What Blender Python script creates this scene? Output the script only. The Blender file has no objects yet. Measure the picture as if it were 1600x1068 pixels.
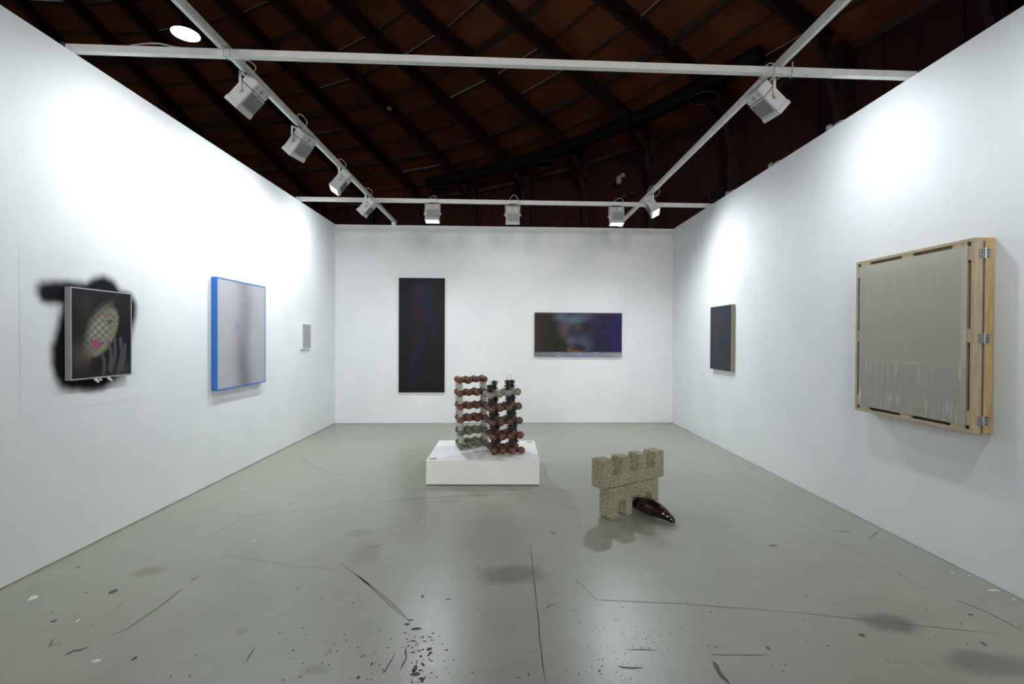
import bpy, bmesh, math, random
from mathutils import Matrix, Vector, Euler, noise
R = math.radians
random.seed(7)
S = bpy.context.scene
COL = S.collection

# ------------------------------------------------------------------ camera
FPX, CAMH = 756.0, 1.557
cam_data = bpy.data.cameras.new('camera')
cam = bpy.data.objects.new('camera', cam_data); COL.objects.link(cam)
cam_data.sensor_width = 36.0
cam_data.lens = 36.0 * FPX / 1600.0
cam_data.clip_start = 0.05
CR = Matrix.Rotation(R(-.61), 3, 'Z') @ Matrix.Rotation(R(90 - .53), 3, 'X') @ Matrix.Rotation(R(.25), 3, 'Z')
cam.matrix_world = Matrix.Translation((0, 0, CAMH)) @ CR.to_4x4()
S.camera = cam

# ------------------------------------------------------------------ world, exposure, light levels
S.view_settings.view_transform = 'Standard'
S.view_settings.look = 'None'
S.view_settings.exposure = 0.0
S.view_settings.gamma = 1.0
S.view_settings.use_curve_mapping = False
W = bpy.data.worlds.new('world'); S.world = W; W.use_nodes = True
W.node_tree.nodes['Background'].inputs[0].default_value = (0.80, 0.87, 1.0, 1)
W.node_tree.nodes['Background'].inputs[1].default_value = 0.105
LAMP_COLOR = (0.90, 0.965, 1.0)
LW = [76, 88, 98, 72, 172, 24, 172, 80, 54]      # track lamps, watts
HALL_LAMP_W = 300
HALL_COLOR = (1.0, 0.965, 0.92)
HALL_FILL = [(-4.5, -12.0, 4.8, 1950), (4.0, -13.0, 4.8, 1950), (0.3, -16.0, 5.0, 1950)]

# ------------------------------------------------------------------ pixel -> place
CAMP = Vector((0, 0, CAMH))
def ray(x, y):
    return CR @ Vector(((x - 800) / FPX, -(y - 534) / FPX, -1))
def onz(x, y, z=0.0):
    d = ray(x, y); return CAMP + d * ((z - CAMH) / d.z)
def onplane(x, y, p, n):
    d = ray(x, y); return CAMP + d * ((p - CAMP).dot(n) / d.dot(n))

# ------------------------------------------------------------------ material helpers
def srgb(r, g, b):
    f = lambda c: (c / 255) / 12.92 if c / 255 <= .04045 else ((c / 255 + .055) / 1.055) ** 2.4
    return (f(r), f(g), f(b), 1)
class NT:
    def __init__(s, name):
        s.m = bpy.data.materials.new(name); s.m.use_nodes = True
        s.t = s.m.node_tree; s.n = s.t.nodes; s.l = s.t.links
        s.b = s.n['Principled BSDF']
    def node(s, typ, **kw):
        n = s.n.new(typ)
        for k, v in kw.items():
            if k in n.inputs: n.inputs[k].default_value = v
            else: setattr(n, k, v)
        return n
    def link(s, a, b): s.l.new(a, b)
    def coord(s, scale=(1, 1, 1), out='Object'):
        c = s.node('ShaderNodeTexCoord'); m = s.node('ShaderNodeMapping')
        m.inputs['Scale'].default_value = scale
        s.link(c.outputs[out], m.inputs['Vector']); return m.outputs[0]
    def noise(s, vec, scale, detail=4, rough=.55):
        n = s.node('ShaderNodeTexNoise'); n.inputs['Scale'].default_value = scale
        n.inputs['Detail'].default_value = detail; n.inputs['Roughness'].default_value = rough
        s.link(vec, n.inputs['Vector']); return n.outputs['Fac']
    def ramp(s, fac, stops):
        r = s.node('ShaderNodeValToRGB'); e = r.color_ramp.elements
        while len(e) < len(stops): e.new(.5)
        for i, (p, c) in enumerate(stops):
            e[i].position = p; e[i].color = c if len(c) == 4 else (*c, 1)
        s.link(fac, r.inputs[0]); return r.outputs[0]
    def mix(s, f, a, b, mode='MIX'):
        m = s.node('ShaderNodeMix', data_type='RGBA', blend_type=mode)
        for i, v in ((0, f), (6, a), (7, b)):
            if hasattr(v, 'is_linked') or isinstance(v, bpy.types.NodeSocket): s.link(v, m.inputs[i])
            else: m.inputs[i].default_value = v
        return m.outputs[2]
    def math(s, op, a, b=0.0, c=None):
        m = s.node('ShaderNodeMath', operation=op)
        for i, v in enumerate((a, b) + ((c,) if c is not None else ())):
            if isinstance(v, bpy.types.NodeSocket): s.link(v, m.inputs[i])
            else: m.inputs[i].default_value = v
        return m.outputs[0]
    def bump(s, h, strength=.2, dist=.01):
        b = s.node('ShaderNodeBump'); b.inputs['Strength'].default_value = strength
        b.inputs['Distance'].default_value = dist
        s.link(h, b.inputs['Height']); s.link(b.outputs[0], s.b.inputs['Normal'])
    def set(s, color=None, rough=None, metal=None, **kw):
        if color is not None:
            if isinstance(color, bpy.types.NodeSocket): s.link(color, s.b.inputs['Base Color'])
            else: s.b.inputs['Base Color'].default_value = color
        if rough is not None:
            if isinstance(rough, bpy.types.NodeSocket): s.link(rough, s.b.inputs['Roughness'])
            else: s.b.inputs['Roughness'].default_value = rough
        if metal is not None: s.b.inputs['Metallic'].default_value = metal
        for k, v in kw.items(): s.b.inputs[k.replace('_', ' ')].default_value = v
        return s.m

def simple(name, c1, c2, scale=8, rough=.6, metal=0, bump=.1, stretch=(1, 1, 1), **kw):
    t = NT(name); v = t.coord(stretch); f = t.noise(v, scale)
    t.bump(f, bump, .004)
    return t.set(t.ramp(f, [(.3, c1), (.7, c2)]), rough, metal, **kw)
def vcol(name, rough=.6, attr='Paint', fine=None, **kw):
    t = NT(name); a = t.node('ShaderNodeAttribute', attribute_name=attr)
    c = a.outputs['Color']
    if fine: c = fine(t, c)
    return t.set(c, rough, **kw)

M = {}
t = NT('white_wall_paint'); v = t.coord(); f = t.noise(v, 2.0, 3); g = t.noise(v, 60, 3)
t.bump(g, .06, .002)
WALL_A, WALL_B = (.735, .755, .77, 1), (.79, .80, .81, 1)
M['wall'] = t.set(t.ramp(f, [(.3, WALL_A), (.7, WALL_B)]), .62)
M['white_metal'] = simple('white_powder_coat', srgb(205, 205, 203), srgb(216, 216, 214), 12, .45, 0, .03)
M['lamp_white'] = simple('lamp_housing_white', srgb(196, 197, 196), srgb(204, 205, 204), 14, .5, 0, .03)
M['plinth'] = simple('plinth_paint', srgb(228, 226, 226), srgb(236, 234, 235), 5, .55, 0, .03)
M['slot'] = simple('slot_dark', srgb(38, 40, 42), srgb(50, 52, 54), 10, .7)
M['cream_knob'] = simple('cream_plastic', srgb(190, 186, 165), srgb(200, 196, 175), 10, .5)
M['wire'] = simple('pale_cable', srgb(170, 170, 165), srgb(190, 190, 186), 10, .5)
M['wire_dark'] = simple('dark_cable', srgb(60, 55, 50), srgb(90, 80, 70), 10, .5)
M['black'] = simple('black_paint', srgb(9, 10, 10), srgb(15, 16, 16), 6, .7)
M['steel'] = simple('hinge_steel', srgb(150, 150, 150), srgb(190, 190, 190), 20, .3, .9)
M['tan'] = simple('shim_plywood', srgb(150, 138, 108), srgb(196, 186, 160), 9, .8)
M['roof'] = simple('red_brown_boards', (.20, .050, .022, 1), (.42, .125, .042, 1), .9, .8, 0, .15, (1, 1, 3))
M['purlin'] = simple('brown_timber', (.085, .048, .034, 1), (.13, .078, .055, 1), 3, .8)
M['rafter'] = simple('dark_red_steel', (.035, .016, .011, 1), (.060, .026, .017, 1), 3, .75)
M['hallwall'] = simple('dark_red_cladding', (.050, .013, .010, 1), (.080, .021, .016, 1), 1.2, .85, 0, .1, (1, 1, .2))
M['rust_bead'] = simple('red_brown_clay', srgb(58, 33, 23), srgb(134, 80, 54), 26, .55, 0, .5)
M['brown_bead'] = simple('brown_clay', srgb(60, 44, 36), srgb(120, 90, 74), 26, .55, 0, .5)
M['green_bead'] = simple('grey_green_clay', srgb(68, 70, 56), srgb(122, 122, 102), 26, .6, 0, .5)
M['pale_bead'] = simple('pale_grey_green_clay', srgb(112, 114, 100), srgb(164, 164, 148), 26, .6, 0, .5)
M['neck'] = simple('dark_joint_clay', srgb(44, 26, 20), srgb(72, 42, 32), 30, .6, 0, .3)
M['insulator'] = simple('pale_grey_ceramic', srgb(160, 164, 158), srgb(190, 194, 188), 14, .4)
M['dark_ceramic'] = simple('dark_brown_ceramic', srgb(24, 18, 18), srgb(46, 34, 32), 30, .22, 0, .2)
t = NT('speckled_stone'); v = t.coord(); f = t.noise(v, 75, 3, .75); g = t.noise(v, 7, 3)
base = t.ramp(f, [(.38, srgb(62, 60, 50)), (.46, srgb(128, 125, 102)), (.60, srgb(178, 174, 148))])
M['stone'] = t.set(t.mix(.22, base, t.ramp(g, [(.3, srgb(104, 101, 82)), (.7, srgb(168, 162, 134))])), .85); t.bump(f, .5, .004)
t = NT('dark_red_glass'); lw = t.node('ShaderNodeLayerWeight', Blend=.35)
t.set(t.ramp(lw.outputs['Facing'], [(0, (.014, .004, .003, 1)), (.6, (.005, .002, .002, 1))]), .04)
t.b.inputs['Specular IOR Level'].default_value = .2; t.b.inputs['Coat Weight'].default_value = .7; t.b.inputs['Coat Roughness'].default_value = .02
M['glass_red'] = t.m
M['blue_frame'] = simple('blue_lacquer', srgb(34, 104, 184), srgb(40, 112, 194), 5, .4)
M['grey_frame'] = simple('grey_acrylic', srgb(140, 142, 144), srgb(162, 164, 166), 5, .3)
M['white_frame'] = simple('white_frame_paint', srgb(214, 216, 216), srgb(226, 228, 228), 5, .5)
M['black_edge'] = simple('canvas_edge_black', srgb(26, 26, 26), srgb(36, 36, 34), 8, .7)
M['brown_edge'] = simple('canvas_edge_brown', srgb(70, 62, 52), srgb(96, 88, 74), 8, .7)
M['linen_edge'] = simple('linen_edge', srgb(134, 128, 104), srgb(160, 154, 128), 30, .8)
def wood(name, a, b):
    t = NT(name); v = t.coord((12, 12, 1.1)); f = t.noise(v, 5, 5, .6); t.bump(f, .1, .002)
    return t.set(t.ramp(f, [(.3, a), (.7, b)]), .6)
M['gap_shade'] = simple('gap_shade_grey', srgb(84, 84, 78), srgb(96, 96, 90), 30, .8)
M['birch'] = wood('pale_timber', srgb(158, 140, 112), srgb(186, 168, 138))
M['pine'] = wood('yellow_timber', srgb(160, 136, 88), srgb(196, 172, 120))
M['smoke_white'] = simple('aged_white_plastic', srgb(205, 198, 178), srgb(225, 218, 198), 8, .5)
def emis(name, col, strength):
    t = NT(name); t.set((.9, .9, .9, 1), .4)
    t.b.inputs['Emission Color'].default_value = col; t.b.inputs['Emission Strength'].default_value = strength
    return t.m
M['lens_on'] = emis('lit_diffuser', (.95, 1, 1, 1), 7)
M['bay_on'] = emis('lit_bay_lamp', (.97, 1, 1, 1), 9)
M['lens'] = simple('diffuser_off', srgb(200, 205, 205), srgb(212, 216, 216), 6, .2)

# floor: painted grey-green concrete, scuffed
t = NT('grey_green_floor_paint'); v = t.coord()
f1 = t.noise(v, .55, 4); f2 = t.noise(v, 3.2, 6, .62); f3 = t.noise(v, 38, 4, .7)
base = t.ramp(f1, [(.3, (.258, .268, .212, 1)), (.7, (.314, .326, .262, 1))])
base = t.mix(.22, base, t.ramp(f2, [(.32, (.222, .227, .180, 1)), (.68, (.340, .353, .300, 1))]))
vs = t.coord((1.0, .22, 1)); f4 = t.noise(vs, 9, 7, .72)
base = t.mix(t.ramp(f4, [(.66, (0, 0, 0)), (.74, (.45, .45, .45))]), base, (.16, .155, .13, 1))
M_FLOOR = t
def floor_stain(px, py, rx, ry, col, amt):
    p = onz(px, py); q = onz(px + rx, py); w = onz(px, py + ry)
    a, b = abs(q.x - p.x), abs(p.y - w.y)
    m = t.node('ShaderNodeMapping'); m.vector_type = 'POINT'
    m.inputs['Scale'].default_value = (1 / a, 1 / b, 0)
    m.inputs['Location'].default_value = (-p.x / a, -p.y / b, 0)
    c = t.node('ShaderNodeTexCoord'); t.link(c.outputs['Object'], m.inputs['Vector'])
    ln = t.node('ShaderNodeVectorMath', operation='LENGTH'); t.link(m.outputs[0], ln.inputs[0])
    d = t.math('ADD', ln.outputs['Value'], t.math('MULTIPLY', t.math('SUBTRACT', f2, .5), 1.6))
    return t.ramp(d, [(.45, (amt,) * 3), (1.05, (0, 0, 0))]), col
for st in [(800, 897, 62, 20, (.125, .122, .088, 1), .75), (232, 892, 38, 12, (.17, .15, .10, 1), .7),
           (572, 862, 36, 24, (.15, .15, .115, 1), .45), (1388, 974, 52, 20, (.11, .108, .082, 1), .8),
           (1545, 1036, 75, 32, (.12, .118, .09, 1), .7), (490, 1045, 34, 12, (.18, .16, .11, 1), .5),
           (378, 987, 12, 8, (.22, .20, .16, 1), .8), (560, 832, 26, 8, (.18, .18, .15, 1), .5),
           (645, 1000, 20, 60, (.20, .20, .175, 1), .35), (985, 1030, 90, 50, (.215, .215, .20, 1), .3)]:
    fac, col = floor_stain(*st); base = t.mix(fac, base, col)
t.set(base, t.ramp(t.math('ADD', t.math('MULTIPLY', f2, .5), t.math('MULTIPLY', f3, .5)), [(.3, (.31,) * 3), (.7, (.37,) * 3)]))
t.bump(t.math('ADD', f3, f2), .03, .003)
t.b.inputs['Specular IOR Level'].default_value = .65
M['floor'] = t.m
M['crack'] = simple('floor_crack_dirt', (.085, .082, .068, 1), (.13, .125, .105, 1), 9, .8)
M['faint'] = simple('floor_line_faint', (.215, .220, .180, 1), (.245, .250, .208, 1), 9, .6)
M['scuff'] = simple('floor_scuff_brown', (.145, .13, .095, 1), (.20, .185, .14, 1), 9, .7)
M['speck'] = simple('dark_paint_speck', (.035, .04, .042, 1), (.07, .072, .07, 1), 9, .6)
M['wspeck'] = simple('white_paint_speck', (.6, .6, .58, 1), (.7, .7, .68, 1), 9, .6)

# ------------------------------------------------------------------ mesh helpers
def mesh_obj(name, bm, mat, parent=None, smooth=False):
    me = bpy.data.meshes.new(name)
    bmesh.ops.recalc_face_normals(bm, faces=bm.faces[:])
    bm.to_mesh(me); bm.free()
    for m in (mat if isinstance(mat, (list, tuple)) else [mat]): me.materials.append(m)
    if smooth:
        for p in me.polygons: p.use_smooth = True
    o = bpy.data.objects.new(name, me); COL.objects.link(o)
    if parent: o.parent = parent
    return o
def share(o, name=None, parent=None):
    c = o.copy(); COL.objects.link(c)
    if parent: c.parent = parent
    return c
def add_box(bm, c, s, mat=Matrix.Identity(4), bevel=0, mi=0):
    r = bmesh.ops.create_cube(bm, size=1, matrix=mat @ Matrix.Translation(c) @ Matrix.Diagonal((*s, 1)))
    if mi:
        for f in {f for v in r['verts'] for f in v.link_faces}: f.material_index = mi
    if bevel:
        es = list({e for v in r['verts'] for e in v.link_edges})
        bmesh.ops.bevel(bm, geom=es, offset=bevel, segments=1, affect='EDGES')
def add_cyl(bm, a, b, r1, r2=None, seg=10, cap=True):
    a, b = Vector(a), Vector(b); d = b - a
    q = d.to_track_quat('Z', 'Y').to_matrix().to_4x4()
    bmesh.ops.create_cone(bm, cap_ends=cap, segments=seg, radius1=r1, radius2=r1 if r2 is None else r2,
                          depth=d.length, matrix=Matrix.Translation((a + b) / 2) @ q)
def add_lathe(bm, prof, seg=12, mat=Matrix.Identity(4)):
    rings = []
    for r, z in prof:
        rings.append([bm.verts.new(mat @ Vector((r * math.cos(2 * math.pi * k / seg), r * math.sin(2 * math.pi * k / seg), z))) for k in range(seg)])
    for a, b in zip(rings, rings[1:]):
        for k in range(seg): bm.faces.new((a[k], a[(k + 1) % seg], b[(k + 1) % seg], b[k]))
    bm.faces.new(rings[0]); bm.faces.new(rings[-1])
def add_tube(bm, pts, rad, seg=8):
    pts = [Vector(p) for p in pts]
    if not isinstance(rad, (list, tuple)): rad = [rad] * len(pts)
    rings = []; up = Vector((0, 0, 1))
    for i, p in enumerate(pts):
        d = (pts[min(i + 1, len(pts) - 1)] - pts[max(i - 1, 0)]).normalized()
        if abs(d.dot(up)) > .95: up = Vector((1, 0, 0))
        s = d.cross(up).normalized(); u = s.cross(d).normalized(); up = u
        rings.append([bm.verts.new(p + (s * math.cos(2 * math.pi * k / seg) + u * math.sin(2 * math.pi * k / seg)) * rad[i]) for k in range(seg)])
    for a, b in zip(rings, rings[1:]):
        for k in range(seg): bm.faces.new((a[k], a[(k + 1) % seg], b[(k + 1) % seg], b[k]))
    bm.faces.new(rings[0]); bm.faces.new(rings[-1])
def smooth_pts(pts, n=5):
    P = [Vector(p) for p in pts]; P = [P[0]] + P + [P[-1]]; out = []
    for i in range(1, len(P) - 2):
        for k in range(n):
            u = k / n; a, b, c, d = P[i - 1:i + 3]
            out.append(.5 * ((2 * b) + (c - a) * u + (2 * a - 5 * b + 4 * c - d) * u * u + (3 * b - a - 3 * c + d) * u ** 3))
    out.append(P[-2]); return out
def box(name, c, s, mat, parent=None, bevel=0, m4=Matrix.Identity(4)):
    bm = bmesh.new(); add_box(bm, c, s, m4, bevel); return mesh_obj(name, bm, mat, parent)
def tag(o, label, cat, group=None):
    o['label'] = label; o['category'] = cat
    if group: o['group'] = group
    return o
def thing(name, label, cat, loc=(0, 0, 0), rot=0, group=None, m4=None):
    o = bpy.data.objects.new(name, None); COL.objects.link(o); o.empty_display_size = .1
    if m4 is not None: o.matrix_world = m4
    else: o.location = loc; o.rotation_euler = (0, 0, rot)
    return tag(o, label, cat, group)
def structure(o): o['kind'] = 'structure'; return o
def prism(bm, a, b, h0, h1, thick, side):
    """upright slab whose visible face runs a->b; thickness to the given side"""
    a, b = Vector(a), Vector(b); d = (b - a).normalized(); n = Vector((-d.y, d.x, 0)) * side * thick
    vs = [bm.verts.new((p.x, p.y, z)) for z in (h0, h1) for p in (a, b, b + n, a + n)]
    for f in ((0, 1, 2, 3), (4, 5, 6, 7), (0, 1, 5, 4), (1, 2, 6, 5), (2, 3, 7, 6), (3, 0, 4, 7)):
        bm.faces.new([vs[i] for i in f])

# ------------------------------------------------------------------ booth walls and floor
WH = 3.565
BL = Vector((-3.0784, 8.7067, 0)); BR = Vector((3.0524, 8.8784, 0))
LN = Vector((-3.0879, 2.9728, 0)); RN = Vector((3.0978, 2.8452, 0))
ld = (BL - LN).normalized(); rd = (BR - RN).normalized(); bd = (BR - BL).normalized()
LF = LN - ld * 4.2; RF = RN - rd * 4.1
bm = bmesh.new(); bmesh.ops.create_grid(bm, x_segments=40, y_segments=40, size=23, matrix=Matrix.Translation((-6, 6, 0)))
floor = structure(mesh_obj('floor', bm, M['floor']))
bm = bmesh.new(); prism(bm, LF, BL, .012, WH, .1, 1); wall_left = structure(mesh_obj('wall_left', bm, M['wall']))
bm = bmesh.new(); prism(bm, RF, BR, .006, WH, .1, -1); wall_right = structure(mesh_obj('wall_right', bm, M['wall']))
bm = bmesh.new(); prism(bm, BL, BR, .004, WH, .1, 1); wall_back = structure(mesh_obj('wall_back', bm, M['wall']))
bm = bmesh.new(); prism(bm, LF + Vector((-.003, 0, 0)), BL + Vector((-.003, 0, 0)), 0, .012, .09, 1)
structure(mesh_obj('baseboard_left', bm, M['tan']))
bm = bmesh.new(); prism(bm, RF + Vector((.004, 0, 0)), BR + Vector((.004, 0, 0)), 0, .006, .09, -1)
structure(mesh_obj('baseboard_right', bm, M['wall']))
LNRM = Vector((ld.y, -ld.x, 0)); RNRM = Vector((-rd.y, rd.x, 0)); BNRM = Vector((bd.y, -bd.x, 0))
def L_at(x, y, off=0): return onplane(x, y, BL + LNRM * off, LNRM)
def R_at(x, y, off=0): return onplane(x, y, BR + RNRM * off, RNRM)
def B_at(x, y, off=0): return onplane(x, y, BL + BNRM * off, BNRM)

# floor marks: thin cracks, scuffs and paint spots lying on the floor
def ribbon(name, px, w, mat, z=.0006):
    pts = [onz(*p) for p in px]
    out = [pts[0]]
    for a, b in zip(pts, pts[1:]):
        n = max(2, int((b - a).length / .12))
        for k in range(1, n + 1):
            p = a.lerp(b, k / n)
            out.append(p + Vector((random.uniform(-1, 1), random.uniform(-1, 1), 0)) * w * .35)
    bm = bmesh.new(); prev = None
    for i, p in enumerate(out):
        d = (out[min(i + 1, len(out) - 1)] - out[max(i - 1, 0)]).normalized(); n = Vector((-d.y, d.x, 0))
        ww = w * random.uniform(.35, .65) * (.3 if i in (0, len(out) - 1) else 1)
        cur = [bm.verts.new((q.x, q.y, z)) for q in (p + n * ww, p - n * ww)]
        if prev: bm.faces.new((prev[0], prev[1], cur[1], cur[0]))
        prev = cur
    return mesh_obj(name, bm, mat, floor)
for px, w, m in [
        ([(378, 806), (520, 792), (640, 779), (790, 772), (930, 762), (1050, 751), (1165, 737)], .0045, 'crack'),
        ([(828, 848), (836, 915), (843, 990), (852, 1068)], .007, 'crack'),
        ([(898, 903), (905, 911), (920, 924), (932, 937), (1070, 943), (1250, 957), (1560, 990)], .004, 'crack'),
        ([(910, 668), (1000, 696), (1050, 714), (1130, 756), (1200, 790)], .007, 'faint'),
        ([(1195, 791), (1300, 842), (1400, 893), (1470, 935)], .007, 'faint'),
        ([(472, 713), (478, 722), (492, 729), (512, 737), (536, 743)], .012, 'faint'),
        ([(285, 919), (250, 948), (198, 982), (170, 994)], .014, 'scuff'),
        ([(314, 898), (296, 910)], .010, 'scuff'), ([(376, 812), (345, 828), (322, 840)], .006, 'scuff'),
        ([(345, 868), (398, 874), (450, 883), (540, 891)], .006, 'faint'),
        ([(528, 877), (556, 898), (600, 930), (640, 972)], .012, 'faint'),
        ([(552, 893), (600, 935), (624, 960)], .012, 'faint'),
        ([(1114, 1032), (1122, 1048), (1140, 1066)], .022, 'crack'),
        ([(596, 850), (585, 855), (577, 856)], .012, 'crack'),
        ([(1110, 1022), (1150, 1023), (1200, 1023)], .006, 'crack'), ([(980, 1014), (1028, 1016)], .006, 'crack'),
        ([(1374, 829), (1357, 841)], .012, 'crack'), ([(1298, 827), (1312, 830), (1332, 830)], .012, 'crack'),
        ([(618, 1020), (604, 1044), (596, 1053)], .005, 'speck'), ([(634, 1010), (634, 1028), (626, 1046)], .007, 'crack'),
        ([(854, 951), (858, 945), (872, 944)], .006, 'crack'), ([(1002, 897), (1004, 903)], .006, 'speck'),
        ([(466, 783), (450, 788)], .007, 'crack'), ([(518, 771), (494, 777)], .007, 'crack'),
        ([(1490, 935), (1540, 955), (1600, 986)], .009, 'crack'), ([(1372, 812), (1440, 850), (1520, 890)], .004, 'faint'),
        ([(140, 1010), (112, 1018), (103, 1022)], .016, 'crack'), ([(85, 996), (78, 1010), (96, 1002)], .012, 'scuff'),
        ([(398, 1012), (384, 1034)], .010, 'crack'), ([(640, 715), (560, 740), (500, 758)], .005, 'faint'),
        ([(700, 783), (640, 790)], .005, 'faint'), ([(1030, 742), (960, 748)], .005, 'faint'),
        ([(1160, 742), (1220, 770)], .008, 'faint'), ([(965, 1040), (985, 1043), (1005, 1042)], .010, 'crack')]:
    ribbon('floor_crack' if m in ('crack', 'speck') else 'floor_scuff', px, w, M[m])
def spots(name, items, mat):
    bm = bmesh.new()
    for x, y, r in items:
        c = onz(x, y); n = random.choice((5, 6, 7)); a0 = random.uniform(0, 6)
        ex = random.uniform(.6, 1.7)
        vs = [bm.verts.new((c.x + math.cos(a0 + k * 6.283 / n) * r * ex * random.uniform(.6, 1.2),
                            c.y + math.sin(a0 + k * 6.283 / n) * r / ex * random.uniform(.7, 1.3), .0009)) for k in range(n)]
        bm.faces.new(vs)
    o = mesh_obj(name, bm, mat, floor); o['kind'] = 'stuff'; return o
it = [(176, 924, .028), (865, 832, .018), (1208, 852, .022), (84, 970, .014), (209, 1029, .014), (122, 886, .012), (636, 975, .014),
      (649, 982, .020), (642, 968, .010), (645, 1001, .012), (670, 1014, .016), (672, 1020, .014), (648, 1045, .020), (650, 1053, .020),
      (660, 1060, .014), (560, 1058, .010), (1347, 992, .016), (1516, 960, .012), (1536, 1005, .012), (1200, 1012, .012), (660, 932, .016), (700, 936, .010)]
for k in range(75): it.append((random.gauss(658, 16), random.uniform(985, 1066), random.uniform(.002, .008)))
for k in range(120): it.append((random.gauss(975, 42), random.uniform(965, 1066), random.uniform(.0015, .005)))
for k in range(45): it.append((random.uniform(440, 620), random.uniform(980, 1066), random.uniform(.002, .007)))
for k in range(190): it.append((random.uniform(60, 1540), 690 + 376 * random.random() ** .8, random.uniform(.002, .007)))
it = [i for i in it if LN.x + .1 < onz(i[0], i[1]).x < RN.x - .1]
spots('paint_specks', it, M['speck'])
it = [(52, 933, .030), (397, 844, .012), (380, 763, .018), (122, 969, .010), (150, 1032, .016), (1553, 922, .026), (1488, 894, .012),
      (1516, 899, .012), (1584, 936, .010), (516, 739, .014), (503, 721, .010), (660, 813, .012), (1070, 715, .010), (1165, 731, .02)]
for k in range(35): it.append((random.uniform(60, 1540), random.uniform(690, 1060), random.uniform(.002, .005)))
it = [i for i in it if LN.x + .03 < onz(i[0], i[1]).x < RN.x - .03]
spots('white_paint_specks', it, M['wspeck'])

# ------------------------------------------------------------------ round hall above and behind
HC = Vector((-11.3, 2.7, 0)); HR = 19.7; EAVE = 7.557; SL = .28
def P(az, r, dz=0):
    a = R(az); return Vector((HC.x + r * math.sin(a), HC.y + r * math.cos(a), EAVE + SL * (HR - r) + dz))
K = range(-10, 10)
AZ = {k: 46 + 7.5 * k for k in range(-10, 11)}
RS = [HR - .87 * i for i in range(16)]
ceiling = structure(bpy.data.objects.new('ceiling', None)); COL.objects.link(ceiling)
hall = structure(bpy.data.objects.new('wall_far', None)); COL.objects.link(hall)
def slab(name, q, th, mat, parent):
    q = [Vector(p) for p in q]; n = (q[1] - q[0]).cross(q[2] - q[0]).normalized()
    if n.z < 0: n = -n
    bm = bmesh.new(); a = [bm.verts.new(p) for p in q]; b = [bm.verts.new(p + n * th) for p in q]
    bm.faces.new(a); bm.faces.new(b)
    for i in range(4): bm.faces.new((a[i], a[(i + 1) % 4], b[(i + 1) % 4], b[i]))
    return mesh_obj(name, bm, mat, parent)
def beam(bm, a, b, w, h, drop=0):
    """box between a and b, width w, height h, hanging below the a-b line"""
    a, b = Vector(a), Vector(b); d = (b - a).normalized(); s = d.cross(Vector((0, 0, 1))).normalized(); u = s.cross(d)
    vs = []
    for p in (a, b):
        for i, j in ((-.5, 0), (.5, 0), (.5, -1), (-.5, -1)):
            vs.append(bm.verts.new(p + s * w * i + u * (h * j - drop)))
    for f in ((0, 1, 2, 3), (4, 5, 6, 7), (0, 1, 5, 4), (1, 2, 6, 5), (2, 3, 7, 6), (3, 0, 4, 7)):
        bm.faces.new([vs[i] for i in f])
for k in K:
    a0, a1 = AZ[k], AZ[k + 1]
    for i in range(15):
        r0, r1 = RS[i] - .012, RS[i + 1] + .012
        lift = random.uniform(0, .02)
        slab('roof_panel', [P(a0, r0, lift), P(a1, r0, lift), P(a1, r1, lift), P(a0, r1, lift)], .03, M['roof'], ceiling)
        if i < 15:
            thick = i % 3 == 0
            bm = bmesh.new()
            if thick: beam(bm, P(a0, RS[i]), P(a1, RS[i]), .12, .15)
            else: beam(bm, P(a0, RS[i]), P(a1, RS[i]), .045, .07)
            mesh_obj('purlin', bm, M['purlin'], ceiling)
    # cladding below the eave
    for j in range(4):
        b0, b1 = a0 + (a1 - a0) * j / 4, a0 + (a1 - a0) * (j + 1) / 4
        p, q = P(b0, HR), P(b1, HR); p.z = q.z = 0
        off = Vector((math.sin(R(b0)), math.cos(R(b0)), 0)) * (.03 if j % 2 else 0)
        bm = bmesh.new(); prism(bm, p + off, q + off, 0, EAVE + .25, .05, 1)
        mesh_obj('wall_panel', bm, M['hallwall'], hall)
    bm = bmesh.new(); beam(bm, P(a0, HR - .06, -.05), P(a1, HR - .06, -.05), .12, .14); mesh_obj('eave_rail', bm, M['purlin'], hall)
for k in range(-10, 11):
    a = AZ[k]
    bm = bmesh.new()
    A, B = P(a, HR - .55, -.06), P(a, RS[15], -.06)
    beam(bm, A, B, .04, .32); beam(bm, A, B, .13, .03, .30); beam(bm, A, B, .13, .03)
    mesh_obj('rafter', bm, M['rafter'], ceiling)
    bm = bmesh.new()                                             # curved knee from rafter to column
    prev = P(a, HR - .25, -1.9)
    for u in (.3, .6, .85, 1):
        pt = P(a, HR - .25 - .95 * u * u, -1.9 + 1.75 * u); beam(bm, prev, pt, .12, .10); prev = pt
    mesh_obj('knee_brace', bm, M['rafter'], ceiling)
    p = P(a, HR - .22); p.z = 0
    m4 = Matrix.Translation(p) @ Matrix.Rotation(-R(a), 4, 'Z')
    bm = bmesh.new(); add_box(bm, (0, 0, EAVE / 2), (.05, .30, EAVE), m4)
    add_box(bm, (0, -.15, EAVE / 2), (.24, .03, EAVE), m4); add_box(bm, (0, .15, EAVE / 2), (.24, .03, EAVE), m4)
    mesh_obj('column', bm, M['rafter'], hall)

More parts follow.
